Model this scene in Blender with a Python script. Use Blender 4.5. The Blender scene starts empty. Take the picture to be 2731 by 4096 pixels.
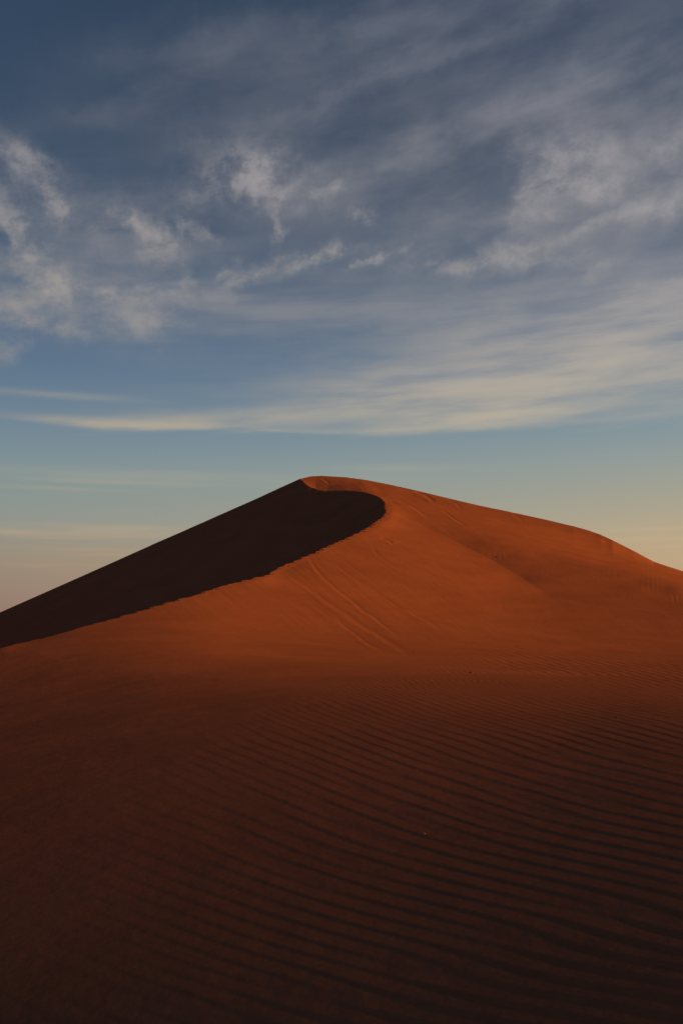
import bpy, math, random
import numpy as np
from math import radians, sin, cos, atan2, asin, pi
rng = np.random.RandomState(7); random.seed(7)
scn = bpy.context.scene

# ------------------------------------------------------------------ camera
F = 3982.0; CX, CY = 1365.5, 2048.0            # photo focal length / centre in photo pixels
PITCH = math.atan((2600 - CY) / F)
cam_d = bpy.data.cameras.new("camera"); cam = bpy.data.objects.new("camera", cam_d)
scn.collection.objects.link(cam); scn.camera = cam
cam_d.sensor_fit = 'VERTICAL'; cam_d.sensor_height = 36; cam_d.lens = 35.0
cam_d.clip_start = 0.05; cam_d.clip_end = 20000
cam.location = (0, 0, 0); cam.rotation_euler = (pi / 2 + PITCH, 0, 0)

def ray(px, py):
    u = (np.asarray(px, float) - CX) / F; v = (CY - np.asarray(py, float)) / F
    x = u; y = math.cos(PITCH) - v * math.sin(PITCH); z = math.sin(PITCH) + v * math.cos(PITCH)
    return x, y, z
def th_t(px, py):
    x, y, z = ray(px, py)
    return np.arctan2(x, y), z / np.hypot(x, y)

# ------------------------------------------------------------------ light
SUN_AZ, SUN_EL = radians(98), radians(11.0)    # clockwise from the view direction (+Y)
SUN_E = 5.0
sd = bpy.data.lights.new("sun", 'SUN'); so = bpy.data.objects.new("sun", sd); scn.collection.objects.link(so)
sd.energy = SUN_E; sd.angle = radians(0.9); sd.color = (1.0, 0.37, 0.055)
so.rotation_euler = (pi / 2 - SUN_EL, 0, pi - SUN_AZ)
scn.view_settings.view_transform = 'Standard'; scn.view_settings.look = 'None'
scn.view_settings.gamma = 1.0; scn.view_settings.use_curve_mapping = False
scn.view_settings.exposure = 0.75

# ------------------------------------------------------------------ sky
W = bpy.data.worlds.new("World"); scn.world = W; W.use_nodes = True
nt = W.node_tree; nt.nodes.clear(); N = nt.nodes; Lk = nt.links
def node(t, **kw):
    n = N.new(t)
    for k, v in kw.items(): setattr(n, k, v)
    return n
def M(op, a, b=None, c=None, clamp=False):
    n = node('ShaderNodeMath', operation=op); n.use_clamp = clamp
    for i, v in enumerate((a, b, c)):
        if v is None: continue
        if isinstance(v, (int, float)): n.inputs[i].default_value = v
        else: Lk.new(v, n.inputs[i])
    return n.outputs[0]
def mapr(v, a, b, c=0.0, d=1.0, smooth=True):
    n = node('ShaderNodeMapRange'); n.interpolation_type = 'SMOOTHSTEP' if smooth else 'LINEAR'
    Lk.new(v, n.inputs[0])
    for i, x in enumerate((a, b, c, d)): n.inputs[i + 1].default_value = x
    return n.outputs[0]
def mixc(f, a, b):
    n = node('ShaderNodeMix', data_type='RGBA'); n.clamp_factor = True
    for s, v in ((n.inputs[0], f), (n.inputs[6], a), (n.inputs[7], b)):
        if isinstance(v, (int, float)): s.default_value = v
        elif isinstance(v, tuple): s.default_value = (*v, 1)
        else: Lk.new(v, s)
    return n.outputs[2]
def ramp(v, stops):
    n = node('ShaderNodeValToRGB'); Lk.new(v, n.inputs[0]); cr = n.color_ramp
    while len(cr.elements) < len(stops): cr.elements.new(0.5)
    for e, (p, c) in zip(cr.elements, stops): e.position = p; e.color = (*c, 1)
    return n.outputs[0]
def lin(*c): return tuple(((x / 255 + .055) / 1.055) ** 2.4 if x > 10 else x / 255 / 12.92 for x in c)

SKYV = 0.47
sky = node('ShaderNodeTexSky', sky_type='NISHITA'); sky.sun_disc = False
sky.sun_elevation = radians(5.0); sky.sun_rotation = SUN_AZ
sky.altitude = 300; sky.air_density = 1.0; sky.dust_density = 1.2; sky.ozone_density = 2.0
tc = node('ShaderNodeTexCoord'); sep = node('ShaderNodeSeparateXYZ'); Lk.new(tc.outputs['Generated'], sep.inputs[0])
az = M('ARCTAN2', sep.outputs[0], sep.outputs[1]); el = M('ARCSINE', sep.outputs[2])
comb = node('ShaderNodeCombineXYZ'); Lk.new(az, comb.inputs[0]); Lk.new(el, comb.inputs[1])
AE = comb.outputs[0]
def mapping(vec, loc=(0, 0, 0), rot=0.0, sc=(1, 1, 1), typ='TEXTURE'):
    n = node('ShaderNodeMapping', vector_type=typ); Lk.new(vec, n.inputs[0])
    n.inputs[1].default_value = loc; n.inputs[2].default_value = (0, 0, rot); n.inputs[3].default_value = sc
    return n.outputs[0]
def noise(vec, scale, det=6, rough=0.55, dist=0.0, lac=2.0):
    n = node('ShaderNodeTexNoise'); Lk.new(vec, n.inputs['Vector']); n.inputs['Scale'].default_value = scale
    n.inputs['Detail'].default_value = det; n.inputs['Roughness'].default_value = rough
    n.inputs['Distortion'].default_value = dist; n.inputs['Lacunarity'].default_value = lac
    return n
# wobble the placement coordinates so that no cloud has an elliptic outline
wn = noise(AE, 11.0, 5, 0.6)
wn2 = noise(AE, 42.0, 5, 0.62)
def vadd(vec, col, amp):
    m = node('ShaderNodeVectorMath', operation='MULTIPLY_ADD'); Lk.new(col, m.inputs[0]); m.inputs[1].default_value = (*amp, 0); Lk.new(vec, m.inputs[2])
    o = node('ShaderNodeVectorMath', operation='SUBTRACT'); Lk.new(m.outputs[0], o.inputs[0]); o.inputs[1].default_value = (amp[0] / 2, amp[1] / 2, 0); return o.outputs[0]
AEW = vadd(vadd(AE, wn.outputs['Color'], (0.05, 0.035)), wn2.outputs['Color'], (0.060, 0.018))
S = 2731 / 1568.0
def blobs(lst, vec):
    acc = None
    for i, (cx, cy, lx, ly, ang, amp) in enumerate(lst):
        if i % 10 == 9:                              # keeps the node evaluation in short stretches
            vv = node('ShaderNodeVectorMath', operation='MULTIPLY_ADD'); Lk.new(acc, vv.inputs[0]); vv.inputs[1].default_value = (1e-9,) * 3; Lk.new(vec, vv.inputs[2]); vec = vv.outputs[0]
        x, y, z = ray(cx * S, cy * S); a0 = float(np.arctan2(x, y)); e0 = float(np.arctan2(z, np.hypot(x, y)))
        m = mapping(vec, (a0, e0, 0), radians(ang), (lx * S / F, ly * S / F, 1))
        d = node('ShaderNodeVectorMath', operation='DOT_PRODUCT'); Lk.new(m, d.inputs[0]); Lk.new(m, d.inputs[1])
        g = M('POWER', 0.3679, d.outputs['Value'])
        acc = M('MULTIPLY_ADD', g, amp, acc if acc is not None else 0.0)
    return acc
wisps = [
 (35,360,60,18,-30,.55),(85,400,45,24,-40,.75),(112,445,40,16,-62,.8),(128,478,30,9,-75,.45),(25,420,40,30,-20,.4),(15,500,38,13,-58,.75),(38,548,40,16,-55,.8),(60,580,34,18,-40,.6),
 (120,625,46,16,-72,.95),(112,655,40,22,0,.6),(165,668,60,12,-12,.6),(250,686,70,7,-4,.5),(330,680,80,9,3,.75),(400,672,60,7,2,.45),(310,705,50,14,-20,.35),(350,738,60,16,8,.55),(260,722,60,18,-20,.40),
 (20,590,20,30,-60,.35),(25,703,48,12,0,.85),(60,745,80,9,-8,.5),(130,752,60,9,-4,.4),(10,795,34,20,25,.65),(10,640,60,40,0,.25),(190,640,80,50,-20,.25),(110,700,120,40,0,.25),
 (208,515,26,7,8,.55),(215,530,20,12,0,.2),(298,508,26,16,-25,.6),(330,520,40,13,-30,.75),(365,548,24,18,-40,.5),(360,572,34,14,-8,.75),(300,530,80,50,-20,.25),(412,508,10,22,10,.6),(428,518,26,9,-28,.6),(470,525,22,9,-35,.6),
 (540,345,80,26,-5,.35),(590,388,30,24,-60,.9),(560,395,75,30,8,.55),(490,425,60,20,22,.45),(560,428,40,16,-10,.6),(610,420,40,26,-30,.5),(580,455,26,13,-30,.6),(630,495,9,36,4,.55),(635,530,18,7,0,.4),(660,420,60,36,-20,.3),
 (840,487,16,12,10,.65),(770,415,26,14,50,.5),(755,432,24,12,20,.4),(690,440,60,30,-30,.25),
 (425,640,18,13,0,.6),(420,625,60,30,0,.15),(530,632,26,13,70,.5),(560,625,44,11,14,.55),(600,612,44,8,20,.4),(735,590,26,13,30,.95),(705,608,34,7,24,.75),(650,605,50,16,10,.3),(830,608,24,5,28,.65),(868,590,34,6,24,.55),(900,575,40,9,25,.35),(860,560,50,10,20,.25),
 (1280,345,44,28,-25,.55),(1345,362,60,24,0,.55),(1400,365,50,26,0,.4),(1240,400,40,34,0,.35),(1340,428,70,14,-8,.75),(1400,432,50,12,-6,.5),(1230,440,40,26,20,.4),(1370,505,40,9,22,.5),(1440,490,60,9,12,.5),(1530,470,46,14,18,.7),(1560,440,40,30,0,.5),(1540,340,44,13,14,.55),(1560,300,60,30,10,.3),
 (1230,490,40,14,0,.45),(1200,460,20,40,0,.3),(1150,578,120,9,6,.45),(1100,605,90,8,0,.35),(1190,590,40,8,4,.4),(1370,615,30,8,20,.45),(1260,600,80,9,4,.3),(1130,585,150,30,4,.25)]
veils = [
 (1320,450,420,230,8,.5),(900,175,330,26,17,.26),(1120,285,340,30,17,.28),(800,60,260,30,14,.16),(1450,170,300,90,10,.22),
 (1400,740,380,85,4,.85),(1420,690,220,14,8,.22),(760,720,300,60,0,.2),(1000,100,600,150,10,.22),(330,250,260,36,12,.14),(450,120,200,50,12,.12),(700,430,300,130,0,.16),(1050,40,560,60,8,.22),(480,90,300,50,15,.10),(260,600,320,150,0,.2),(500,700,300,80,0,.12)]
band = [
 (1220,870,460,60,3,1.2),(1090,965,180,20,2,1.0),(1150,940,280,26,2,.6),(300,976,230,11,0,1.1),(480,964,240,19,4,.85),(830,925,200,30,8,.35),
 (60,990,120,4,0,.35),(640,990,170,6,-2,.4),(1500,950,170,40,0,.3),(900,990,200,10,2,.4)]
lows = [
 (150,1225,240,7,0,.2),(180,1262,160,5,0,.16),(330,1110,300,5,0,.12),(120,1235,90,3,0,.2),(1480,1215,120,4,0,.12),(1530,1255,60,3,0,.18),
 (260,1214,190,9,0,.22),(40,1223,60,6,0,.28),(270,1275,110,3.5,0,.26),(110,1296,90,4,0,.16),(1500,1238,90,5,0,.22),(1460,1265,50,3,0,.14),
 (420,1095,380,12,0,.14),(100,1120,160,4,0,.12),(860,1075,200,8,0,.10),(60,1300,60,3,0,.12),(100,905,220,8,0,.16)]
# texture of the ice: fine torn wisps, and long soft streaks
nw = noise(mapping(AE, rot=radians(12), sc=(1.0, 0.70, 1)), 26.0, 10, 0.66, 0.15)
ns = noise(mapping(AE, rot=radians(11), sc=(1.0, 0.36, 1)), 6.5, 8, 0.56, 0.12)
nb = noise(mapping(AE, rot=radians(3), sc=(1.0, 0.13, 1)), 6.0, 8, 0.56, 0.1)
wt = mapr(nw.outputs['Fac'], 0.34, 0.70, 0.22, 1.5)
stx = mapr(ns.outputs['Fac'], 0.30, 0.70, 0.40, 1.60)
sbx = mapr(nb.outputs['Fac'], 0.30, 0.70, 0.35, 1.55)
wisps = [(a, b, c * 1.5, d * 1.5, e, f * 0.66) for a, b, c, d, e, f in wisps]
dw = M('MULTIPLY', blobs(wisps, AEW), wt)
flat = [v for v in veils if v[1] > 560]; up = [v for v in veils if v[1] <= 560]
dv = M('MULTIPLY', M('MULTIPLY', blobs(up, AEW), stx), 0.82)
dv2 = M('MULTIPLY', blobs(flat, AEW), sbx)
# the long band has a crisp lower edge
def el_of(py1568): x, y, z = ray(CX, py1568 * S); return float(np.arctan2(z, y))
edgew = M('MULTIPLY_ADD', nb.outputs['Fac'], 0.035, M('SUBTRACT', el, 0.0175))
cut = mapr(edgew, el_of(1008), el_of(985))
db = M('MULTIPLY', M('MULTIPLY', blobs(band, mapping(AE)), sbx), cut)
dl = M('MULTIPLY', M('MULTIPLY', blobs(lows, AE), sbx), 1.7)
dens = M('ADD', M('ADD', M('ADD', dw, dv), dv2), M('ADD', db, dl))
dens = M('SUBTRACT', 1.0, M('POWER', 0.3679, dens))      # optical depth -> cover
ELM = 0.70
elt = mapr(el, 0.0, ELM, 0.0, 1.0, smooth=False)
def el_y(y): x, yy, z = ray(CX, y * S); return float(np.arctan2(z, yy)) / ELM
K = 10 / 2 ** 0.75                                            # exposure and background strength taken out
def tgt(*c): return tuple(v * K for v in lin(*c))
def eramp(pts): return ramp(elt, [(max(0, el_y(y)), tgt(*c)) for y, c in sorted(pts, reverse=True)])
ccol = eramp([(1300, (200,160,128)), (1210, (206,184,148)), (985, (190,178,158)), (740, (176,168,161)), (450, (174,168,168)), (200, (150,149,157)), (0, (130,133,144))])
hzL = eramp([(1480, (140,108,98)), (1380, (150,126,112)), (1290, (152,140,122)), (1200, (142,148,142)), (1100, (130,147,148)), (1020, (116,136,149)), (850, (92,117,143)), (500, (76,97,122))])
hzR = eramp([(1480, (198,156,118)), (1330, (194,164,128)), (1240, (186,167,136)), (1150, (165,162,145)), (1060, (146,156,154)), (1000, (132,150,156)), (850, (112,132,152)), (500, (98,112,136))])
sunw = M('COSINE', M('SUBTRACT', az, 1.83))
hz = mixc(mapr(sunw, cos(1.83 + 0.36) , cos(1.83 - 0.36), 0.0, 1.0, smooth=False), hzL, hzR)
hs = node('ShaderNodeHueSaturation'); Lk.new(sky.outputs[0], hs.inputs['Color']); hs.inputs['Saturation'].default_value = 1.0; hs.inputs['Value'].default_value = SKYV
tint = node('ShaderNodeVectorMath', operation='MULTIPLY'); Lk.new(hs.outputs[0], tint.inputs[0]); tint.inputs[1].default_value = (1.05, 1.0, 1.10)
skyc = mixc(mapr(elt, el_y(1050), el_y(250), 1.0, 0.0), tint.outputs[0], hz)
# clouds are only dimly lit away from the sun's side
azf = mapr(az, -0.4, 0.4, 0.82, 1.03, smooth=False)
cs = node('ShaderNodeVectorMath', operation='SCALE'); Lk.new(ccol, cs.inputs[0]); Lk.new(azf, cs.inputs['Scale'])
final = mixc(dens, skyc, cs.outputs[0])
bg = node('ShaderNodeBackground'); Lk.new(final, bg.inputs[0]); bg.inputs[1].default_value = 0.10
wo = node('ShaderNodeOutputWorld'); Lk.new(bg.outputs[0], wo.inputs[0])

# ------------------------------------------------------------------ terrain
def vnoise(x, y, seed=0):
    xi = np.floor(x).astype(np.int64); yi = np.floor(y).astype(np.int64); fx = x - xi; fy = y - yi
    def h(a, b):
        n = (a * 374761393 + b * 668265263 + seed * 1442695041) & 0x7fffffff
        n = ((n ^ (n >> 13)) * 1274126177) & 0x7fffffff
        return ((n ^ (n >> 16)) & 0xffff) / 65535.0
    u = fx * fx * fx * (fx * (fx * 6 - 15) + 10); v = fy * fy * fy * (fy * (fy * 6 - 15) + 10)
    return (h(xi, yi) * (1 - u) + h(xi + 1, yi) * u) * (1 - v) + (h(xi, yi + 1) * (1 - u) + h(xi + 1, yi + 1) * u) * v
def fbm(x, y, o=4, seed=0, g=0.5):
    s = 0; a = 1; t = 0
    for k in range(o):
        s = s + a * (vnoise(x, y, seed + k * 17) - 0.5); t += a; a *= g; x = x * 2.03 + 11.3; y = y * 2.03 - 7.1
    return s / t
def sstep(a, b, x):
    t = np.clip((x - a) / (b - a), 0, 1); return t * t * (3 - 2 * t)

# main crest of the dune (bearing and height as seen from the camera's spot, distance m): near left -> tip -> curl -> summit
C1 = [(-900,3050,12),(-450,2790,17),(0,2590,22),(200,2545,25.5),(420,2482,30),(640,2420,34.5),(850,2352,40),(1030,2300,45),(1160,2250,50),(1290,2190,56),(1400,2142,62),
      (1480,2100,68),(1530,2062,74),(1541,2030,80),(1529,2003,86.5),(1492,1979,92),(1440,1968,95.8),(1380,1965,97.8),(1310,1967,99.2),(1262,1958,101),(1225,1938,103),(1203,1916,106)]
SKL = [(-1500,3000,150),(-800,2805,135),(0,2450,122),(600,2183,112),(1203,1916,106)]     # left skyline: knife-edge crest
SKR = [(1203,1914,106.3),(1240,1905,107.5),(1289,1902,108),(1380,1908,108),(1463,1919,107.5),(1560,1938,106.5),(1672,1963,105),(1800,1994,103),(1916,2022,101),(2050,2050,99),(2177,2078,97),
       (2290,2104,95),(2351,2121,94),(2400,2138,93),(2447,2160,92),(2530,2202,91.5),(2613,2247,91.3),(2670,2266,91.5),(2731,2285,92),(2900,2330,93.5),(3300,2420,97)]
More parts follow.
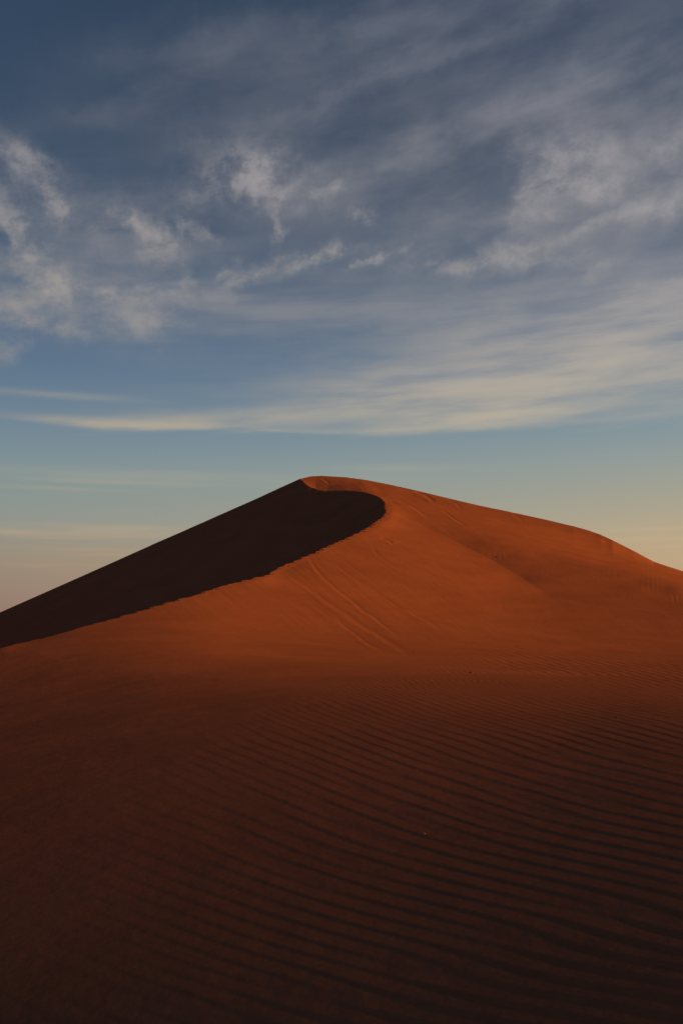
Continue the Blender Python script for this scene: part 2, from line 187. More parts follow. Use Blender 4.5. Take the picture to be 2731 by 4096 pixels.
# lie of the sunlit side and the foreground: cubic B-spline lattice, ln(distance) * 1e5 over bearing x slope of sight
LATTICE = np.array("""
 94053 100136 106240 112358 118329 124031 129475 134771 140047 145418 150994 156895 163269 170312 178246 187288 197589 209200 222069 235971 250416 264655 277945 289881 300569 310371 319592 328450 337115 345690 354207 362625 370859 378824 386473 393808 400867 407706 414383 420947 427435 433875 440281 446661 453015 459342 465639 471902 478129 484320 490476 496601 502699 508779 514847 520910
 93537 99619 105714 111831 117739 123295 128547 133667 138797 144042 149489 155227 161387 168154 175755 184443 194410 205711 218341 232192 246873 261549 275191 287136 297606 307238 316329 325096 333756 342442 351151 359769 368139 376149 383769 391035 398015 404787 411417 417959 424451 430916 437365 443803 450224 456624 462994 469327 475617 481863 488063 494220 500340 506432 512505 518569
 93015 99112 105220 111336 117175 122566 127606 132545 137535 142667 147999 153587 159542 166039 173296 181611 191241 202216 214553 228279 243188 258415 272551 284483 294626 304098 313054 321699 330338 339154 348103 356959 365474 373515 381086 388267 395159 401858 408440 414961 421457 427949 434444 440942 447433 453907 460352 466757 473113 479414 485658 491847 497988 504091 510166 516229
 92465 98592 104742 110855 116617 121825 126631 131392 136251 141293 146534 151988 157764 164018 170920 178831 188118 198764 210724 224162 239196 255124 270029 281968 291618 300971 309771 318226 326808 335798 345090 354254 362916 370954 378438 385506 392294 398914 405447 411948 418451 424973 431518 438079 444645 451198 457723 464203 470626 476983 483271 489492 495651 501761 507837 513894
 91852 97991 104165 110287 115992 121012 125585 130193 134934 139919 145103 150439 156074 162144 168707 176190 185155 195493 206990 219911 234813 251436 267422 279599 288661 297916 306491 314654 323118 332351 342166 351728 360512 368482 375825 382749 389419 395955 402439 408922 415435 421992 428590 435221 441866 448504 455113 461673 468166 474582 480914 487164 493338 499451 505520 511567
 91144 97252 103395 109498 115151 119998 124372 128913 133578 138548 143706 148948 154486 160460 166763 173851 182536 192588 203602 215833 230145 246930 263923 277098 286091 294914 303187 310977 319229 328792 339439 349473 358289 366094 373237 379991 386535 392987 399423 405892 412419 419013 425670 432375 439105 445834 452534 459179 465747 472223 478599 484874 491058 497167 503223 509250
 90332 96360 102387 108302 113819 118578 122939 127547 132216 137195 142311 147512 152992 158913 165125 171989 180370 190070 200690 212363 225724 241567 258554 272820 282707 291548 299754 307260 315137 325105 337105 347572 356230 363750 370651 377228 383649 390023 396417 402874 409417 416052 422770 429553 436375 443202 450000 456737 463384 469921 476338 482635 488822 494919 500950 506948
 89429 95351 101249 107029 112520 117183 121569 126227 130908 135892 140961 146130 151551 157404 163529 170191 178281 187645 197880 209113 221711 236536 253272 268462 279342 288327 296406 303776 310945 321339 335469 346018 354225 361382 368046 374465 380780 387086 393443 399891 406450 413125 419905 426770 433689 440622 447526 454361 461091 467691 474148 480460 486641 492713 498710 504666
 88465 94280 100076 105804 111259 115832 120256 124956 129654 134633 139662 144797 150160 155953 162009 168444 176270 185347 195212 206050 217997 231735 247991 264014 275982 285254 293454 300368 306885 317891 334802 344519 352062 358918 365421 371728 377962 384211 390536 396975 403546 410256 417095 424043 431062 438108 445128 452070 458888 465552 472043 478362 484525 490561 496507 502406
 87478 93199 98919 104604 110028 114521 118992 123727 128440 133412 138406 143509 148819 154542 160527 166801 174351 183137 192675 203123 214592 227494 242862 259108 272151 281860 290310 297669 303573 315172 334304 342288 349515 356357 362823 369071 375246 381448 387741 394164 400739 407473 414363 421388 428512 435679 442824 449882 456794 463521 470041 476357 482488 488470 494348 500174
 86498 92151 97815 103441 108823 113256 117788 122537 127296 132234 137203 142270 147539 153201 159086 165247 172525 181005 190265 200349 211382 223638 238064 254073 268096 278578 287166 295121 300873 311223 330168 338554 346696 353855 360361 366576 372703 378858 385112 391507 398067 404807 411731 418826 426054 433350 440633 447817 454830 461619 468161 474459 480540 486449 492240 497972
 85541 91135 96736 102305 107639 112048 116637 121398 126197 131101 136048 141081 146311 151907 157711 163752 170789 178989 187981 197738 208375 220068 233641 249176 263912 275314 284223 292571 298789 308190 325891 335911 344427 351707 358182 364350 370422 376515 382713 389059 395579 402294 409227 416376 423705 431138 438572 445898 453018 459868 466420 472681 478692 484507 490190 495807
 84607 90140 95676 101199 106482 110886 115525 120302 125125 130007 134933 139937 145128 150659 156392 162323 169144 177083 185826 195286 205567 216796 229593 244497 259618 272040 281437 290211 296914 305846 323140 334626 342935 350119 356429 362521 368504 374502 380619 386887 393324 399971 406876 414057 421479 429056 436660 444146 451384 458289 464835 471039 476955 482653 488204 493681
 83699 89169 94642 100117 105354 109766 114447 119245 124081 128950 133855 138834 143988 149458 155126 160960 167590 175284 183798 192997 202958 213792 225922 240088 255359 268749 278823 288097 295303 304188 320821 333340 342153 349209 355250 361238 367064 372908 378911 385065 391362 397878 404706 411887 419389 427116 434912 442583 449952 456906 463422 469541 475338 480894 486288 491601
 82819 88225 93636 99057 104257 108681 113400 118219 123063 127924 132812 137769 142890 148305 153909 159663 166124 173587 181898 190861 200547 211051 222629 235981 251253 265632 276521 286343 294025 303425 319894 332838 341883 349066 354872 360679 366217 371820 377681 383679 389748 396054 402750 409888 417445 425323 433335 441229 448749 455740 462193 468193 473849 479242 484452 489574
 81967 87310 92657 98020 103188 107631 112381 117222 122070 126926 131800 136735 141834 147194 152741 158426 164746 172002 180123 188880 198320 208525 219694 232455 247447 262716 274575 285049 293250 303763 320297 333205 342110 349370 355400 360975 366057 371321 377028 382822 388533 394541 401044 408087 415659 423675 431931 440098 447806 454813 461146 466995 472497 477706 482705 487606
 81145 86424 91705 97005 102147 106612 111388 116249 121101 125953 130815 135731 140806 146120 151615 157254 163441 170530 178471 187048 196268 206224 217076 229398 244033 260039 273028 284274 293178 305418 322280 334693 343257 350388 356534 362037 366663 371513 377066 382594 387740 393381 399645 406522 414040 422161 430681 439193 447156 454152 460260 465938 471298 476303 481058 485711
 80350 85566 90780 96013 101133 105622 110418 115300 120154 125004 129856 134755 139804 145076 150537 156130 162228 169158 176941 185358 194393 204135 214729 226717 240997 257537 271903 283998 294227 308858 325779 337373 345463 352327 358259 363460 368005 372596 377904 383053 387342 392645 398638 405249 412610 420765 429545 438488 446826 453796 459472 465011 470285 475051 479520 483907
 79581 84734 89882 95043 100145 104660 109471 114371 119227 124076 128918 133803 138826 144063 149494 155063 161078 167889 175523 183806 192689 202253 212614 224307 238341 255123 271084 284224 297096 314204 330211 340945 348588 354826 360380 365189 369685 374416 379555 384077 387275 392480 398145 404344 411406 419476 428456 437900 446819 453824 458637 464223 469516 473959 478100 482224
 78835 83926 89004 94100 99177 103725 108543 113460 118320 123165 128002 132872 137872 143078 148486 154043 159995 166719 174211 182376 191148 200580 210716 222062 235990 253165 270569 285086 300822 319650 334688 344449 351535 357441 362626 367165 371600 376856 382079 384919 387697 393175 398305 403900 410503 418317 427330 437254 447030 454385 457502 463671 469067 473011 476808 480716
 78107 83144 88162 93177 98234 102814 107635 112565 117430 122272 127103 131960 136939 142118 147510 153062 158975 165613 172999 181057 189740 199057 209056 220210 234004 251570 270277 286525 304994 324722 338757 347650 354332 359985 364859 369171 374071 380097 383770 385607 390111 395019 399176 404037 410048 417391 426122 436264 447046 455611 455875 463639 468921 472139 475679 479476
 77393 82385 87352 92279 97312 101929 106741 111684 116555 121393 126220 131066 136025 141183 146559 152120 158000 164570 171871 179839 188446 197678 207612 218708 232360 250199 270141 288510 309487 329450 342389 350592 357008 362424 366970 371437 377588 382785 384355 387141 392750 397001 400674 404963 410291 416945 424938 434669 445850 456766 455039 465501 468891 471325 474830 478641
 76686 81633 86553 91416 96404 101058 105862 110814 115693 120527 125352 130189 135129 140267 145631 151207 157071 163592 170815 178714 187262 196439 206347 217437 231013 248943 270073 291069 314300 333849 345635 353351 359593 364706 369042 374662 381370 383801 385036 389919 395138 398947 402886 407108 411611 417398 424206 432710 442029 454340 458486 468524 467585 470666 474488 478375
 75982 80889 85771 90584 95514 100194 104997 109952 114842 119672 124495 129325 134250 139369 144722 150311 156192 162667 169827 177669 186182 195326 205227 216353 229931 247982 270321 294072 318974 337824 348632 356059 362095 366815 371763 379048 383469 383978 387118 392988 397379 401149 405248 409673 414284 419259 424778 431990 436921 442563 464856 468488 467397 471063 474971 478810
 75284 80157 85016 89777 94652 99340 104141 109099 114000 118829 123649 128475 133383 138486 143827 149433 155331 161801 168891 176693 185195 194346 204228 215341 229073 247389 271109 297415 323361 341416 351493 358764 364437 369129 375907 382745 383819 384959 390381 395749 399665 403523 407860 412563 417608 422587 427891 435052 440874 447268 469256 467201 470923 473110 476374 479977
 74595 79438 84274 89006 93809 98493 103296 108252 113165 117994 122811 127634 132530 137614 142943 148559 154495 160959 168001 175769 184285 193473 203385 214555 228502 247130 272338 301060 327682 344801 354331 361404 366606 372508 381088 384017 383901 387711 393838 398384 402174 406294 410947 416054 421052 426346 432859 438808 444988 458510 469977 466495 471793 475033 478320 481797
 73918 78732 83542 88267 92992 97656 102458 107410 112336 117167 121980 126802 131687 136751 142064 147687 153657 160120 167141 174884 183430 192688 202715 214114 228239 247194 274035 305058 332092 348068 357181 363749 369227 377788 383866 383864 385572 391528 397056 401091 405000 409478 414698 420284 425381 430827 436564 442483 451257 463006 468944 468464 473235 477193 480720 484187
 73257 78041 82826 87549 92214 96837 101625 106575 111511 116346 121156 125975 130854 135896 141185 146811 152808 159289 166294 174022 182612 191983 202188 213899 228310 247596 276181 309263 336393 351291 359878 366017 373324 382325 384353 384403 389031 395593 400111 403994 408288 413777 419443 424301 428821 434045 440174 447321 457067 466576 471039 472452 476190 480058 483644 487098
 72616 77371 82129 86853 91468 96041 100798 105745 110689 115531 120338 125152 130026 135044 140306 145922 151950 158454 165450 173168 181811 191327 201771 213885 228652 248452 278884 313478 340284 354378 362317 369038 378327 384337 384357 386628 393669 399391 402909 407270 412490 418366 422915 426778 430665 437162 444933 452345 462408 470513 474625 476991 480154 483662 487120 490498
 72000 76726 81454 86175 90757 95277 99979 104919 109869 114721 119526 124333 129196 134190 139426 145015 151071 157620 164598 172306 181001 190679 201424 213991 229238 249842 281905 317678 344075 357249 364811 372996 382217 385084 385068 390669 398364 402406 406066 411695 416755 420663 423695 427977 434159 443195 450063 457498 468507 475256 479103 481800 484679 487847 491099 494344
 71412 76109 80808 85510 90082 94542 99174 104095 109051 113914 118720 123517 128367 133335 138542 144095 150150 156762 163724 171424 180170 190024 201131 214215 230057 251674 285217 321920 347778 359878 367735 377177 384644 385211 386802 395580 401824 405314 410121 414194 417678 421587 425282 430864 440589 448702 453859 463479 473737 479963 483830 486716 489494 492433 495487 498583
 70850 75521 80191 84862 89432 93845 98393 103271 108236 113109 117920 122707 127539 132479 137656 143164 149186 155831 162820 170505 179312 189380 200876 214621 231145 253899 288710 326089 351271 362428 370963 380778 385875 385330 390101 400593 403688 406691 411143 415472 419355 423472 428345 438190 448071 452034 458753 469780 478558 484523 488562 491653 494456 497282 500190 503150
 70315 74961 79602 84233 88802 93185 97641 102453 107421 112309 117129 121906 126717 131625 136772 142229 148185 154839 161867 169548 178396 188682 200602 215105 232416 256301 292126 329910 354254 364934 374117 383533 386217 386228 394211 401846 404297 407999 412269 417112 421155 426187 436464 447830 451852 455109 464989 475054 483103 489007 493279 496603 499510 502311 505131 507986
 69802 74425 79042 83628 88189 92564 96926 101645 106603 111514 116345 121121 125902 130775 135896 141304 147162 153782 160872 168560 177410 187898 200249 215590 233782 258551 295035 333336 356971 367364 377061 385386 386368 387876 396835 402686 405293 409126 414080 418723 423550 434797 447741 452123 453525 460124 470370 479850 487606 493559 498061 501614 504656 507485 510262 513043
 69308 73906 78499 83049 87590 91975 96255 100858 105789 110725 115570 120352 125109 129942 135035 140405 146149 152658 159832 167580 176377 186916 199791 215948 235197 260545 297543 336511 359567 369719 379776 386508 386790 389719 398857 403808 406275 410770 416012 421159 433944 448543 452763 452844 457546 465935 475729 484804 492371 498357 503025 506760 509927 512802 515558 518286
 68832 73402 77968 82500 87007 91411 95632 100103 104983 109943 114807 119600 124351 129151 134198 139535 145205 151523 158794 166652 175413 185892 199344 216303 236768 262799 300113 339533 362035 372062 382046 387393 387389 391637 400920 404522 407634 413070 417502 430448 446635 452799 452252 455962 463408 472429 481800 490395 497676 503578 508296 512128 515374 518278 521016 523696
 68373 72917 77455 81976 86448 90860 95060 99388 104190 109168 114056 118868 123623 128404 133403 138710 144333 150523 157823 165818 174633 185247 199149 217194 238736 264798 302601 342492 364335 374280 383911 388163 388097 393809 402398 405931 410248 413573 427537 453076 463247 460764 459873 464494 471979 480508 489070 496937 503726 509365 513983 517798 521050 523945 526647 529268
 67933 72457 76972 81471 85918 90317 94531 98727 103413 108401 113321 118155 122930 127701 132664 137938 143544 149650 156974 165150 174091 184942 199424 218510 240820 266825 304570 344637 366608 376219 385591 388852 389027 395929 404602 407148 408975 423782 458511 482996 485917 479285 475827 478030 483585 490548 497777 504595 510645 515815 520164 523835 527004 529835 532466 535008
 67506 72015 76515 80992 85409 89797 94022 98140 102659 107637 112590 117452 122246 127019 131948 137183 142753 148838 156086 164388 173577 184876 200044 219742 243038 270900 307575 344906 367760 378716 387054 389267 390526 398383 405067 409338 428863 462661 493852 509272 508701 501083 495593 494880 497725 502470 507937 513404 518473 522974 526888 530284 533274 535974 538493 540923
 67089 71586 76074 80537 84928 89294 93539 97602 101958 106875 111871 116760 121578 126358 131261 136460 141996 148038 155244 163673 173073 184828 200750 221208 245588 274901 310658 345789 369243 381071 388293 390076 392414 399935 408643 424645 457674 495028 520414 531587 530329 523119 516569 513457 513607 515924 519390 523289 527183 530839 534166 537164 539881 542384 544743 547027
 66674 71160 75640 80098 84477 88811 93076 97120 101305 106112 111143 116077 120927 125727 130609 135775 141280 147239 154398 162930 172548 184844 201614 222978 248338 278429 313547 347333 371224 383566 389692 390739 393288 403721 419543 444872 481351 517249 540774 550972 550460 544282 537428 532632 530472 530463 531881 534104 536691 539366 541980 544472 546830 549071 551225 553328
 66255 70729 75195 79634 84009 88330 92574 96645 100823 105494 110449 115394 120247 125053 129933 135063 140540 146527 153680 162289 172424 185500 202982 224977 251015 281349 315231 347343 371377 384890 390688 391648 399127 418303 440511 468596 503455 536086 558243 568569 569282 564319 557607 551730 547735 545662 545124 545659 546873 548477 550283 552179 554104 556028 557937 559829
 65829 70289 74739 79158 83523 87831 92062 96181 100402 104976 109816 114706 119520 124309 129187 134307 139813 145923 153183 162008 172804 186680 204722 227071 253346 283337 315516 345633 369448 384767 393759 400897 415849 441913 467101 493960 525199 554194 574823 585348 587202 583359 576974 570425 565016 561181 558854 557760 557588 558072 559004 560237 561670 563231 564864 566525
 65396 69841 74273 78673 83024 87316 91540 95706 99965 104472 109197 113998 118763 123532 128409 133544 139118 145396 152871 162043 173484 188068 206583 229148 255380 284714 315351 343991 367899 385594 399232 413269 434161 462908 490629 517823 546392 572367 591458 601954 604628 601667 595617 588628 582117 576793 572856 570223 568692 568037 568055 568579 569476 570640 571977 573397
 64954 69385 73801 78184 82518 86797 91020 95219 99498 103954 108579 113286 118000 122748 127628 132795 138462 144937 152695 162280 174314 189511 208431 231138 257220 285856 315322 343185 367626 388020 406354 426299 451650 481997 511747 539880 566947 590735 608452 618705 621867 619525 613731 606404 598989 592375 586978 582896 580042 578251 577337 577123 577455 578199 579229 580413
 64508 68927 73327 77693 82012 86279 90505 94725 99010 103421 107960 112581 117242 121968 126856 132067 137843 144526 152592 162608 175191 190930 210214 233027 258900 286888 315477 342955 368244 391387 414148 439193 468367 500515 531947 560929 587094 609241 625752 635649 639085 637180 631563 623925 615698 607900 601132 595659 591512 588592 586738 585774 585527 585838 586556 587517
""".split(), float).reshape(46, 56) / 1e5
vf = lambda t: np.arcsinh((t - 0.08) / 0.12)
TH0, HTH, TV0, HTV = -0.50, 1.0 / 43, vf(-0.46), (vf(0.20) - vf(-0.46)) / 53
def bspl(x, x0, h, n):
    y = (x - x0) / h; i = np.clip(np.floor(y).astype(int), 0, n - 4); u = y - i
    W = np.zeros((len(x), n)); a = np.arange(len(x))
    for k, w in enumerate(((1 - u) ** 3 / 6, (3 * u ** 3 - 6 * u ** 2 + 4) / 6, (-3 * u ** 3 + 3 * u ** 2 + 3 * u + 1) / 6, u ** 3 / 6)): W[a, i + k] += w
    return W
TSMP = np.linspace(-0.455, 0.195, 6500); BT = bspl(vf(TSMP), TV0, HTV, 56)
def L_columns(th):
    return np.maximum.accumulate(bspl(np.clip(th, -0.488, 0.488), TH0, HTH, 46) @ LATTICE @ BT.T, 1)
def L_z(th, r):
    out = np.zeros(len(th))
    for k in range(0, len(th), 300):
        tab = L_columns(th[k:k + 300])
        for j in range(len(tab)): out[k + j] = np.interp(math.log(r[k + j]), tab[j], TSMP) * r[k + j]
    return out

# grid (polar about the camera's foot): fine inside the view, coarse all round
pxs = np.arange(-420, 3160, 3.1); th_in = th_t(pxs, 2600.0)[0]
th_out_r = np.linspace(th_in[-1], 2 * pi + th_in[0], 330)[1:-1]
TH = np.concatenate([th_in, th_out_r]); NT = len(TH); NI = len(th_in)
R = [0.4, 0.8, 1.2, 1.6, 1.9, 2.1]
while R[-1] < 15: R.append(R[-1] * 1.0033)
while R[-1] < 55: R.append(R[-1] * 1.0028)
while R[-1] < 124: R.append(R[-1] * 1.0016)
while R[-1] < 6000: R.append(R[-1] * 1.035)
R = np.array(R); NR = len(R)
th2, r2 = np.meshgrid(TH, R)
th2 = np.where(th2 > pi, th2 - 2 * pi, th2)
# one ring of points runs exactly along the knife-edge skyline
_sl = np.array(SKL, float); _st = th_t(_sl[:, 0], _sl[:, 1])[0]
for j in np.nonzero((TH > th_t(-420, 2600)[0] - .01) & (TH < _st[-1]))[0]:
    rj = np.interp(TH[j], _st, _sl[:, 2]); r2[np.argmin(np.abs(R - rj)), j] = rj
X = r2 * np.sin(th2); Y = r2 * np.cos(th2)
# --- generic desert outside the view
def generic(X, Y):
    r = np.hypot(X, Y)
    z = -1.62 + 0.10 * np.clip(Y, -8, 10) * np.exp(-(r / 25) ** 2)
    z = z + 2.2 * sstep(15, 120, r) * fbm(X / 70, Y / 70, 3, 5) * 2
    z = z - 3.0 * sstep(60, 300, r)
    # unseen dune added off to the right to cast shade over the foreground
    hr = np.interp(Y, RYS, RHS)
    d = X - 250
    g = np.where(d < 0, np.exp(-(d / 60) ** 2), np.exp(-(d / 70) ** 2)) * sstep(-330, -200, Y) * sstep(90, 10, Y)
    return z * (1 - g) + hr * g
# height of the added dune's crest, shaped to hold the foreground in the half shade of the sun's disc, less and less with distance
RLEN = 250 / cos(SUN_AZ - pi / 2); RSH = 250 * math.tan(SUN_AZ - pi / 2)
RY0 = np.array([-120, -20, 0, 3, 5, 8, 11, 14, 18, 24, 40, 80])         # ground distance it shades
RGZ = np.array([-2.5, -1.8, -1.5, -1.0, -.72, -.50, -.28, -.08, .15, .9, 3.0, 8.0])
RDK = np.array([3.0, 1.6, 0.5, 0.3, -0.1, -1.0, -1.7, -2.4, -3.4, -4.33, -9.0, -25.0])
RYS = RY0 - RSH; RHS = RGZ + RDK + RLEN * math.tan(SUN_EL)
Zg = generic(X, Y)
# --- inside the view
inner = (np.abs(th2) < 0.95) & (r2 > 1.5) & (r2 < 400)
thv = np.clip(th2[inner], -0.488, 0.488); rv = r2[inner]
skp = np.array(SKL[:-1] + SKR, float); sth, st = th_t(skp[:, 0], skp[:, 1])
rs = np.interp(thv, sth, skp[:, 2]); ts = np.interp(thv, sth, st)
def sawt(s, per, amp, seed):
    k = s / per + 0.8 * fbm(s / per * 0.45, s * 0 + seed, 2, seed)
    f = k - np.floor(k); a = vnoise(np.floor(k), k * 0 + seed, seed + 3)
    return amp * (0.35 + 0.9 * a) * (f ** 1.6)
rc = np.minimum(rv, rs)
LT = np.zeros_like(r2); RS2 = np.full(r2.shape, 1.0); RS2[inner] = rc
cols = np.nonzero(inner.any(0))[0]
for k in range(0, len(cols), 200):
    cc_ = cols[k:k + 200]; tab = L_columns(th2[10, cc_])
    for j, ci in enumerate(cc_): LT[:, ci] = np.interp(np.log(RS2[:, ci]), tab[j], TSMP)
Lv = LT[inner] * rc
# the lattice is slightly soft at the crests: pull the sheet exactly onto them
def pull(th, r, qth, qr, qres, sx, sy):
    out = np.zeros(len(th)); sel = np.nonzero((r > 9) & (th < 0.5))[0]
    for k in range(0, len(sel), 20000):
        q = sel[k:k + 20000]; w = np.exp(-((th[q, None] - qth) / sx) ** 2 - ((np.log(r[q, None]) - qr) / sy) ** 2)
        sw = w.sum(1); out[q] = (w @ qres) / (sw + 1e-9) * np.clip(w.max(1) * 1.3, 0, 1)
    return out
_c = np.array(C1[1:] + SKR[:-1], float); _n = len(C1) - 1
def _den(c):
    q = np.linspace(0, len(c) - 1, 5 * (len(c) - 1) + 1); return np.stack([np.interp(q, np.arange(len(c)), c[:, i]) for i in range(3)], 1)
_q = np.concatenate([_den(_c[:_n]), _den(_c[_n:])]); _th, _t = th_t(_q[:, 0], _q[:, 1]); _k = np.abs(_th) < 0.485; _q, _th, _t = _q[_k], _th[_k], _t[_k]
_res = _t - L_z(_th, _q[:, 2]) / _q[:, 2]
Lv = Lv + pull(thv, rc, _th, np.log(_q[:, 2]), _res, 0.016, 0.05) * rc
LTS = np.zeros(len(TH))
for k in range(0, len(cols), 200):
    cc_ = cols[k:k + 200]; tab = L_columns(th2[10, cc_]); tv_ = np.clip(th2[10, cc_], -0.488, 0.488); rr_ = np.interp(tv_, sth, skp[:, 2])
    for j, ci in enumerate(cc_): LTS[ci] = np.interp(math.log(rr_[j]), tab[j], TSMP)
LTS2 = np.broadcast_to(LTS, r2.shape)[inner] + pull(thv, rs, _th, np.log(_q[:, 2]), _res, 0.016, 0.05)
Lv = Lv + np.where(thv > th_t(1195, 1916)[0], (ts - LTS2) * np.exp(-((rs - rc) / 9.0) ** 2), 0) * rc
# the lit cap between the curl of the crest and the skyline: a straight rise from one to the other
_u = np.array(C1[13:][::-1], float); _uth, _ut = th_t(_u[:, 0], _u[:, 1]); _o = np.argsort(_uth); _uth, _ut, _ur = _uth[_o], _ut[_o], _u[_o, 2]
r1_ = np.interp(thv, _uth, _ur); t1_ = np.interp(thv, _uth, _ut); sx_ = np.clip((rc - r1_) / np.maximum(rs - r1_, 0.5), 0, 1)
pxv = CX + F * np.tan(thv) / cos(PITCH) ; wc = sstep(1195, 1206, pxv) * sstep(1545, 1440, pxv) * (rc > r1_ - 1)
Lv = Lv * (1 - wc) + wc * (t1_ + (ts - t1_) * (0.75 * sx_ + 0.25 * sx_ ** 2)) * rc
# --- crest polyline (resampled) with wind-bitten teeth
c1 = np.array(C1, float); c1th, c1t = th_t(c1[:, 0], c1[:, 1])
cx_, cy_ = c1[:, 2] * np.sin(c1th), c1[:, 2] * np.cos(c1th)
def smooth_curve(x, y, n):
    s = np.concatenate([[0], np.cumsum(np.hypot(np.diff(x), np.diff(y)))])
    def crom(v):
        m = np.gradient(v, s); q = np.linspace(0, s[-1], n); i = np.clip(np.searchsorted(s, q) - 1, 0, len(s) - 2)
        h = s[i + 1] - s[i]; t = (q - s[i]) / h
        return (2*t**3 - 3*t**2 + 1) * v[i] + (t**3 - 2*t**2 + t) * h * m[i] + (-2*t**3 + 3*t**2) * v[i+1] + (t**3 - t**2) * h * m[i+1]
    return crom(x), crom(y), np.linspace(0, s[-1], n)
gx, gy, gs = smooth_curve(cx_, cy_, 1500)
tx, ty = np.gradient(gx, gs), np.gradient(gy, gs); tl = np.hypot(tx, ty); nx, ny = ty / tl, -tx / tl     # to the sunlit side
gr = np.hypot(gx, gy)
tooth = sawt(gs, 1.35, 1, 5) * (0.08 + 0.004 * gr) + 0.10 * fbm(gs / 0.5, gs * 0 + 4, 2, 9) + 0.25 * fbm(gs / 4.0, gs * 0, 3, 21) 
tooth *= (1 - sstep(78, 88, gr) * 0.9) * (0.45 + 0.55 * sstep(22, 40, gr))
gx2, gy2 = gx + nx * tooth, gy + ny * tooth
gth, grr = np.arctan2(gx2, gy2), np.hypot(gx2, gy2)
gz = L_z(gth, grr) + pull(gth, grr, _th, np.log(_q[:, 2]), _res, 0.016, 0.05) * grr
# left skyline crest
k = np.linspace(0, 1, 500); sl = np.array(SKL[::-1], float); slth, slt = th_t(sl[:, 0], sl[:, 1])
q = np.interp(k, np.linspace(0, 1, len(sl)), np.arange(len(sl)))
sl_th = np.interp(q, np.arange(len(sl)), slth); sl_r = np.interp(sl_th[::-1], slth[::-1], sl[::-1, 2])[::-1]
sl_px = np.interp(sl_th[::-1], slth[::-1], sl[::-1, 0])[::-1]
sl_t = th_t(sl_px, np.interp(sl_px[::-1], sl[::-1, 0], sl[::-1, 1])[::-1])[1]
hx_, hy_, hz_ = sl_r * np.sin(sl_th), sl_r * np.cos(sl_th), sl_r * sl_t
# inside test in (theta, ln r) for the slip face
poly = np.concatenate([np.stack([gth, np.log(grr)], 1), np.stack([sl_th, np.log(sl_r)], 1)])
def inside(px_, py_, poly):
    c = np.zeros(px_.shape, bool); x0, y0 = poly[-1]
    for x1, y1 in poly:
        if y0 != y1:
            m = (py_ > min(y0, y1)) & (py_ <= max(y0, y1))
            if m.any():
                idx = np.nonzero(m)[0]; xi = x0 + (py_[idx] - y0) * (x1 - x0) / (y1 - y0)
                c[idx[px_[idx] < xi]] ^= True
        x0, y0 = x1, y1
    return c
thr = th2[inner]
cand = np.nonzero((thr > -0.62) & (thr < 0.08) & (rv > 10) & (rv < 160))[0]
order = cand[np.argsort(np.log(rv[cand]), kind='stable')]
lr = np.log(rv[order]); cflag = np.zeros(len(order), bool); x0, y0 = poly[-1]; tho = thr[order]
for x1, y1 in poly:
    if y0 != y1:
        a, b = np.searchsorted(lr, [min(y0, y1), max(y0, y1)], side='right')
        if b > a:
            xi = x0 + (lr[a:b] - y0) * (x1 - x0) / (y1 - y0); cflag[a:b] ^= tho[a:b] < xi
    x0, y0 = x1, y1
ins = np.zeros(len(rv), bool); ins[order[cflag]] = True
# talus: envelope of cones at the angle of repose hanging from the crest
TAL = 0.60
Xi, Yi = X[inner][ins], Y[inner][ins]
qx = np.concatenate([gx2[::2], hx_[::2]]); qy = np.concatenate([gy2[::2], hy_[::2]]); qz = np.concatenate([gz[::2], hz_[::2]])
T = np.full(len(Xi), -6.0)
for c in range(0, len(Xi), 20000):
    d = np.sqrt((Xi[c:c+20000, None] - qx[None]) ** 2 + (Yi[c:c+20000, None] - qy[None]) ** 2)
    T[c:c+20000] = np.maximum(T[c:c+20000], (qz[None] - TAL * d).max(1))
zi = Lv.copy()
# behind the skyline the dune falls away
back = rv > rs
zsky = ts * rs
zi = np.where(back, np.maximum(np.where(thv < th_t(1203, 1916)[0], zsky, Lv) - 0.42 * (rv - rs) * sstep(-2, 9, rv - rs + 0.0), -4.5 + 0 * rv), zi)
left = (thv < th_t(1203, 1916)[0]) & (rv > rs - 4) & ~back
zi[left] = zsky[left]
zi[ins] = T
edge = (thv < th_t(1203, 1916)[0]) & (np.abs(rv - rs) < 1e-6); zi[edge] = zsky[edge]
Pth = np.abs(th2[inner])
bl = sstep(0.48, 0.80, Pth)
zi = zi * (1 - bl) + Zg[inner] * bl
far = sstep(200, 400, rv); zi = zi * (1 - far) + Zg[inner] * far
nearb = sstep(1.6, 2.3, rv); zi = zi * nearb + Zg[inner] * (1 - nearb)
Z = Zg.copy(); Z[inner] = zi
slip = np.zeros(Z.shape, bool); tmp = np.zeros(len(rv), bool); tmp[ins] = True; slip[inner] = tmp

# --- photo coordinates of every grid point, to lay out the relief on the dune
def project(X, Y, Z):
    cy = Y * cos(PITCH) + Z * sin(PITCH); cz = -Y * sin(PITCH) + Z * cos(PITCH)
    cy = np.where(cy > 0.1, cy, 0.1)
    return CX + F * X / cy, CY - F * cz / cy
PX, PY = project(X, Y, Z)
front = (Y > 0.5) & (r2 < 112) & ~slip & (r2 < np.interp(th2, sth, skp[:, 2]) - 0.0)
D = np.zeros_like(Z)
# broad undulation
D += front * 0.13 * fbm(X / 9, Y / 9, 3, 31) * sstep(18, 60, r2) + 0.025 * fbm(X / 1.7, Y / 1.7, 3, 32) * sstep(2, 8, r2) * front
# the rib that runs down from the crest's tip, with the shallow hollow behind it
ribx = np.interp(PY, [2030, 2142, 2242, 2308, 2396, 2480], [1550, 1773, 1972, 2082, 2205, 2330])
dd = np.maximum(PX - ribx, 0) / 120.0
D += front * 0.26 * dd * np.exp(-dd) * sstep(2035, 2110, PY) * sstep(2480, 2240, PY)
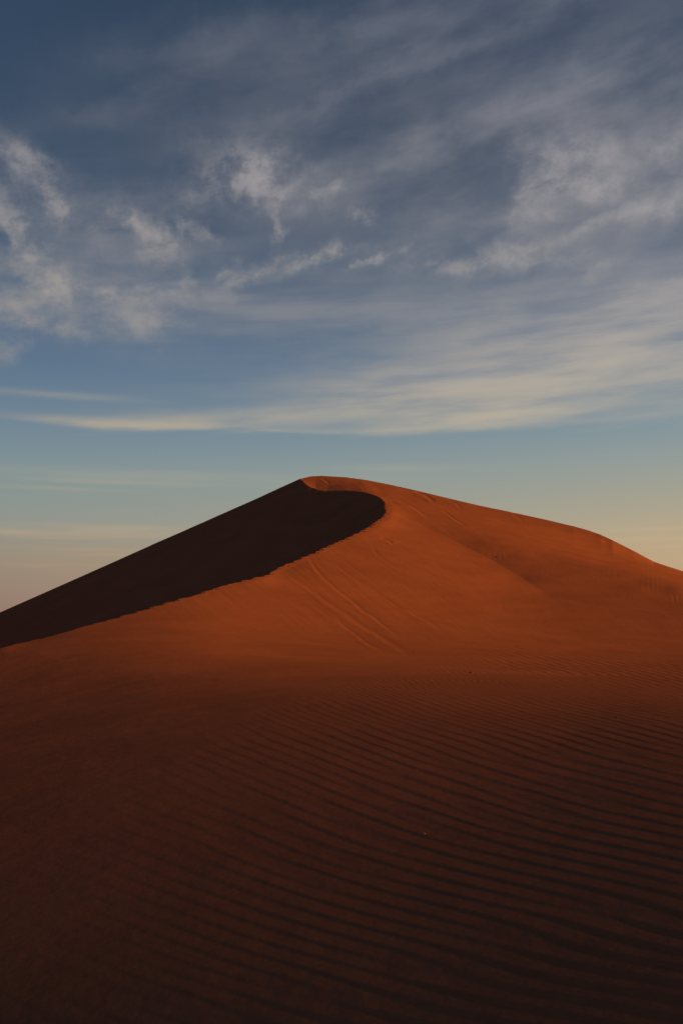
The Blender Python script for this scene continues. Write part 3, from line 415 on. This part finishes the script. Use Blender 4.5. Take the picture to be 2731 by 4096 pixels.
# slides and scars on the lit face: (points in photo px), width px, depth m
scars = [([(1130,2280),(1230,2350),(1330,2420),(1430,2490),(1560,2570),(1630,2610)], 13, .09),
         ([(1230,2225),(1270,2290),(1340,2350),(1440,2430),(1520,2490),(1600,2550)], 9, .10),
         ([(1290,2235),(1400,2300),(1500,2370),(1600,2430),(1720,2490),(1800,2540)], 8, .05),
         ([(1340,2470),(1400,2520),(1470,2575),(1540,2605)], 9, .06),
         ([(1520,2155),(1570,2178)], 7, .3),([(1480,2180),(1510,2225),(1560,2260)], 8, .05),
         ([(2290,2185),(2370,2208),(2450,2226),(2530,2246),(2620,2264)], 12, .16),([(1290,1912),(1322,1938)], 7, .3),([(1420,1925),(1460,1960)], 8, .08),([(1660,1963),(1700,1983),(1740,2010)], 9, .55),([(1580,1945),(1600,1955)], 6, .3),
         ([(1580,1995),(1650,2030),(1720,2080)], 8, .2),([(1790,1998),(1850,2035)], 8, .22),([(1770,2045),(1830,2090),(1880,2115)], 7, .25),([(2040,2050),(2090,2085)], 8, .18),
         ([(1690,2330),(1760,2390),(1830,2440)], 10, .04),([(1520,2255),(1640,2330),(1780,2400)],8,.03),([(1350,2300),(1420,2350),(1500,2420)],7,.03)]
for pts, w, dep in scars:
    P = np.array(pts, float); x0, x1 = P[:, 0].min() - 6 * w, P[:, 0].max() + 6 * w; y0, y1 = P[:, 1].min() - 6 * w, P[:, 1].max() + 6 * w
    m = front & (PX > x0) & (PX < x1) & (PY > y0) & (PY < y1)
    a, b = PX[m], PY[m]
    a = a + 10 * fbm(a / 60, b / 60, 3, 77); b = b + 10 * fbm(a / 50, b / 50, 3, 78)
    best = np.full(a.shape, 1e9); sgn = np.zeros(a.shape); tt = np.zeros(a.shape)
    for j in range(len(P) - 1):
        vx, vy = P[j+1] - P[j]; l2 = vx * vx + vy * vy
        t = np.clip(((a - P[j, 0]) * vx + (b - P[j, 1]) * vy) / l2, 0, 1)
        dx, dy = a - P[j, 0] - t * vx, b - P[j, 1] - t * vy; d = np.hypot(dx, dy)
        up = d < best; best = np.where(up, d, best); sgn = np.where(up, np.sign(vx * dy - vy * dx), sgn); tt = np.where(up, (j + t) / (len(P) - 1), tt)
    sd_ = best * sgn / (0.7 * w)                                   # positive = below the line in the photo
    prof = -np.exp(-(sd_ + 0.3) ** 2 * 1.2) + 0.45 * np.exp(-(sd_ - 1.6) ** 2)
    D[m] += 0.13 * dep * prof * np.clip(np.minimum(tt * 6 + .25, (1 - tt) * 4), 0, 1)
# many faint avalanche streaks below the crest
ang = radians(37); ua = PX * cos(ang) + PY * sin(ang); va = -PX * sin(ang) + PY * cos(ang)
stw = front * sstep(25, 45, r2) * sstep(2620, 2480, PY) * (0.35 + 0.65 * sstep(2250, 1500, PX))
D += 0.018 * stw * fbm(va / 22, ua / 420, 4, 51, 0.6) * (0.3 + 1.4 * vnoise(PX / 260, PY / 200, 53))
# short upright ribs on the knoll at the right
kb = np.interp(PX, [1850, 2000, 2150, 2400, 2731], [2195, 2235, 2270, 2318, 2372])
km = front * np.exp(-((PY - kb) / np.interp(PX, [1800, 2200, 2731], [14, 30, 50])) ** 2) * sstep(1780, 2150, PX)
D += 0.0026 * km * sstep(-.15, .25, fbm(PX / 90, PY / 60, 2, 64)) * np.sin(PX / 3.6 + 9 * fbm(PX / 70, PY / 60, 3, 61)) * (0.4 + 1.2 * vnoise(PX / 50, PY / 60, 62))
# wind ripples: crests run away to the left
# the crests lie across the slope so that they run down to the right; wavelength shortens up the slope, the sets joining in forks
_j = np.argmin(np.abs(TH[:NI])); _yy = np.linspace(1.6, 40, 3000); _py = np.interp(_yy, Y[:, _j], PY[:, _j]); _G = -np.gradient(_py, _yy)
_G = np.convolve(np.pad(_G, 60, 'edge'), np.ones(121) / 121, 'valid'); _G = np.maximum(_G, 1.0)
_m = np.interp(_yy, [2.5, 5, 10, 20], [0.56, 0.48, 0.46, 0.46])
_h = np.clip(_G * _yy / (_m * F), 0.03, 1.6) * (_yy / 5) ** -0.95
_g = np.concatenate([[0], np.cumsum(0.5 * (_h[1:] + _h[:-1]) * np.diff(_yy))])
def lam_at(y, v): i = np.argmin(np.abs(_yy - y)); return v * _h[i] / _G[i]
def wave(lam, tilt, seed):
    Yc = np.clip(Y, 1.7, 39)
    w = X * (Yc / 5) ** -0.95 * (1 - tilt) + np.interp(Yc, _yy, _g) * (1 + tilt)
    w = w + (0.13 * fbm(X / 2.4, Y / 2.4, 3, 41) + 0.25 * fbm(X / 8.0, Y / 8.0, 2, 43) + 0.035 * fbm(X / 0.8, Y / 0.8, 2, seed)) * (Yc / 5) ** -0.95
    return 2 * pi * w / lam
LAMS = [lam_at(2.9, 92), lam_at(4.0, 58), lam_at(5.4, 37), lam_at(7.5, 22), lam_at(10.5, 14)]
jit = 1.9 * fbm(X / 1.6, Y / 1.6, 3, 71); fy = np.interp(np.log(np.clip(Y, 1.5, 60)) + jit * 0.35, np.log([2.9, 4.0, 5.4, 7.5, 10.5]), [0, 1, 2, 3, 4])
cc = 0; ss = 0
for k, lm in enumerate(LAMS):
    p = wave(lm, (-0.04, 0.03, -0.02, 0.04, -0.03)[k], 50 + k); wk = np.clip(1 - np.abs(fy - k), 0, 1); wk = wk * wk * (3 - 2 * wk)
    cc = cc + wk * np.cos(p); ss = ss + wk * np.sin(p)
p1 = wave(LAMS[4], 0, 60)
lamf = np.interp(fy, range(5), LAMS) * (np.clip(Y, 1.7, 39) / 5) ** 0.95
ampl = np.hypot(cc, ss); phs = np.arctan2(ss, cc)
rip = ampl * (0.5 + 0.5 * np.sin(phs + 0.55 * np.sin(phs)))
top = np.interp(PX, [0, 600, 1000, 1300, 1600, 1850, 2100, 2400, 2731], [3450, 3050, 2800, 2700, 2630, 2570, 2590, 2660, 2700])
rm = sstep(0, 1, (PY - top) / 130.0) * (0.25 + 0.75 * sstep(-300, 1500, PX + (PY - 3300) * 0.45)) 
rm = rm * np.interp(PX + (PY - 3300) * 0.2, [-100, 600, 1400, 2700], [0.28, 0.55, 1.0, 1.2]) * (0.55 + 0.8 * vnoise(X / 1.9, Y / 1.9, 45)) * (Y > 0)
outer = (np.abs(th2) > 0.5) & (r2 < 30)
D += np.where(front & (np.abs(th2) < 0.62), 0.0160 * lamf * rm * rip, 0)
# second, finer and fainter patch higher up
rm2 = front * np.exp(-((PY - np.interp(PX, [1900, 2731], [2610, 2700])) / 60) ** 2) * sstep(1750, 2150, PX)
D += 0.002 * rm2 * np.sin(p1 * 0.6)
Z = Z + D * sstep(1.9, 2.6, r2)
Z[:, :] = Z

# --- vertex normals of the whole sheet, shared by the pieces
P3 = np.stack([X, Y, Z], -1)
dr = np.zeros_like(P3); dr[1:-1] = P3[2:] - P3[:-2]; dr[0] = P3[1] - P3[0]; dr[-1] = P3[-1] - P3[-2]
dt = np.roll(P3, -1, 1) - np.roll(P3, 1, 1)
nrm = np.cross(dt, dr); nrm /= np.linalg.norm(nrm, axis=-1, keepdims=True) + 1e-12
nrm *= np.where(nrm[..., 2:] < 0, -1, 1)
# faces
ii, jj = np.meshgrid(np.arange(NR - 1), np.arange(NT), indexing='ij')
j2 = (jj + 1) % NT
quads = np.stack([ii * NT + jj, ii * NT + j2, (ii + 1) * NT + j2, (ii + 1) * NT + jj], -1).reshape(-1, 4)
toe = np.interp(th2, th_t(np.array([-420., 0, 700, 1365, 2000, 2731, 3150]), 2600.0)[0], [17, 16, 15.5, 14.2, 13.4, 13.2, 13.2])
is_dune = (np.abs(th2) < 0.52) & (r2 > toe) & (r2 < 150)
fd = is_dune[:-1, :].reshape(-1)

def sheet(name, qd, mat, label=None):
    used, inv = np.unique(qd, return_inverse=True)
    co = P3.reshape(-1, 3)[used]; nn = nrm.reshape(-1, 3)[used]; qd = inv.reshape(-1, 4)
    me = bpy.data.meshes.new(name)
    me.vertices.add(len(co)); me.vertices.foreach_set('co', co.astype(np.float32).ravel())
    me.loops.add(qd.size); me.loops.foreach_set('vertex_index', qd.astype(np.int32).ravel())
    me.polygons.add(len(qd)); me.polygons.foreach_set('loop_start', np.arange(0, qd.size, 4, dtype=np.int32))
    me.update(calc_edges=True)
    me.polygons.foreach_set('use_smooth', np.ones(len(qd), bool))
    me.normals_split_custom_set_from_vertices(nn.astype(np.float32))
    me.materials.append(mat)
    o = bpy.data.objects.new(name, me); scn.collection.objects.link(o)
    o['kind'] = 'structure'
    return o

def sand_material():
    m = bpy.data.materials.new("desert_sand"); m.use_nodes = True; t = m.node_tree; t.nodes.clear(); n = t.nodes; l = t.links
    out = n.new('ShaderNodeOutputMaterial'); bs = n.new('ShaderNodeBsdfDiffuse'); bs.inputs['Roughness'].default_value = 0.0
    geo = n.new('ShaderNodeTexCoord')
    def nz(sc, det, rg=0.6):
        a = n.new('ShaderNodeTexNoise'); l.new(geo.outputs['Object'], a.inputs['Vector']); a.inputs['Scale'].default_value = sc
        a.inputs['Detail'].default_value = det; a.inputs['Roughness'].default_value = rg; return a
    n1 = nz(0.35, 6); n2 = nz(18.0, 5, 0.7)
    cr = n.new('ShaderNodeValToRGB'); l.new(n1.outputs['Fac'], cr.inputs[0])
    e = cr.color_ramp.elements; e[0].position = .35; e[0].color = (*SAND_A, 1); e[1].position = .65; e[1].color = (*SAND_B, 1)
    mx = n.new('ShaderNodeMix'); mx.data_type = 'RGBA'; mx.blend_type = 'MULTIPLY'; mx.inputs[0].default_value = 0.35
    l.new(cr.outputs[0], mx.inputs[6])
    c2 = n.new('ShaderNodeValToRGB'); l.new(n2.outputs['Fac'], c2.inputs[0]); c2.color_ramp.elements[0].position = .3; c2.color_ramp.elements[0].color = (.55,.55,.6,1)
    c2.color_ramp.elements[1].position = .7; l.new(c2.outputs[0], mx.inputs[7])
    l.new(mx.outputs[2], bs.inputs['Color'])
    n3 = nz(45.0, 4, 0.7); n4 = nz(3.0, 4, 0.6)
    b1 = n.new('ShaderNodeBump'); b1.inputs['Strength'].default_value = 0.25; b1.inputs['Distance'].default_value = 0.004; l.new(n3.outputs['Fac'], b1.inputs['Height'])
    b2 = n.new('ShaderNodeBump'); b2.inputs['Strength'].default_value = 0.35; b2.inputs['Distance'].default_value = 0.02; l.new(n4.outputs['Fac'], b2.inputs['Height'])
    l.new(b1.outputs[0], b2.inputs['Normal']); l.new(b2.outputs[0], bs.inputs['Normal'])
    l.new(bs.outputs[0], out.inputs[0]); return m
SAND_A, SAND_B = (0.208, 0.086, 0.048), (0.235, 0.098, 0.056)
sand = sand_material()
sheet('ground', quads[~fd], sand)
sheet('dune', quads[fd], sand)

# ------------------------------------------------------------------ loose stones on the sand
def ground_at(px, py):
    d = np.where((r2 > 2) & (r2 < 110) & (np.abs(th2) < 0.45), np.hypot(PX - px, PY - py), 1e9)
    i = np.unravel_index(np.argmin(d), d.shape); return X[i], Y[i], Z[i], r2[i]
def stone_mat(name, c):
    m = bpy.data.materials.new(name); m.use_nodes = True; t = m.node_tree; b = t.nodes['Principled BSDF']; b.inputs['Roughness'].default_value = 0.9
    a = t.nodes.new('ShaderNodeTexNoise'); a.inputs['Scale'].default_value = 60; r_ = t.nodes.new('ShaderNodeValToRGB'); t.links.new(a.outputs['Fac'], r_.inputs[0])
    r_.color_ramp.elements[0].color = (*[x * .6 for x in c], 1); r_.color_ramp.elements[1].color = (*c, 1); t.links.new(r_.outputs[0], b.inputs['Base Color']); return m
pale, darkm = stone_mat('pale_stone', (.40, .34, .30)), stone_mat('dark_stone', (.07, .035, .025))
import bmesh
def stone(px, py, wpx, mat, label, flat=0.5):
    x, y, z, r = ground_at(px, py); rad = 0.5 * wpx / F * r
    bm = bmesh.new(); bmesh.ops.create_icosphere(bm, subdivisions=3, radius=1)
    sdn = random.randint(1, 999)
    for v in bm.verts:
        a = np.array([v.co.x * 1.4 + sdn]), np.array([v.co.y * 1.4 + v.co.z * 1.9])
        k = 1 + 0.55 * float(fbm(a[0], a[1], 3, 3)[0])
        v.co.x *= k; v.co.y *= k * 0.8; v.co.z *= k * flat
    me = bpy.data.meshes.new('pebble'); bm.to_mesh(me); bm.free(); me.materials.append(mat)
    for p in me.polygons: p.use_smooth = True
    o = bpy.data.objects.new('pebble', me); scn.collection.objects.link(o)
    o.scale = (rad,) * 3; o.rotation_euler = (0.1, 0.05, random.random() * 6); o.location = (x, y, z + rad * flat * 0.35)
    o['label'] = label; o['category'] = 'pebble'
stone(1697, 3338, 11, pale, 'tiny pale pebble lying alone between the large ripples of the near foreground')
stone(1882, 2692, 20, darkm, 'small dark pebble on the fine ripples just below the lit foot of the dune', 0.35)
stone(2463, 2870, 14, darkm, 'tiny dark pebble among ripples near the right edge of the photo')
stone(1653, 2609, 11, darkm, 'tiny dark pebble at the lower end of the slide marks')
stone(1983, 2231, 10, darkm, 'tiny dark pebble in the hollow beyond the rib of the dune')
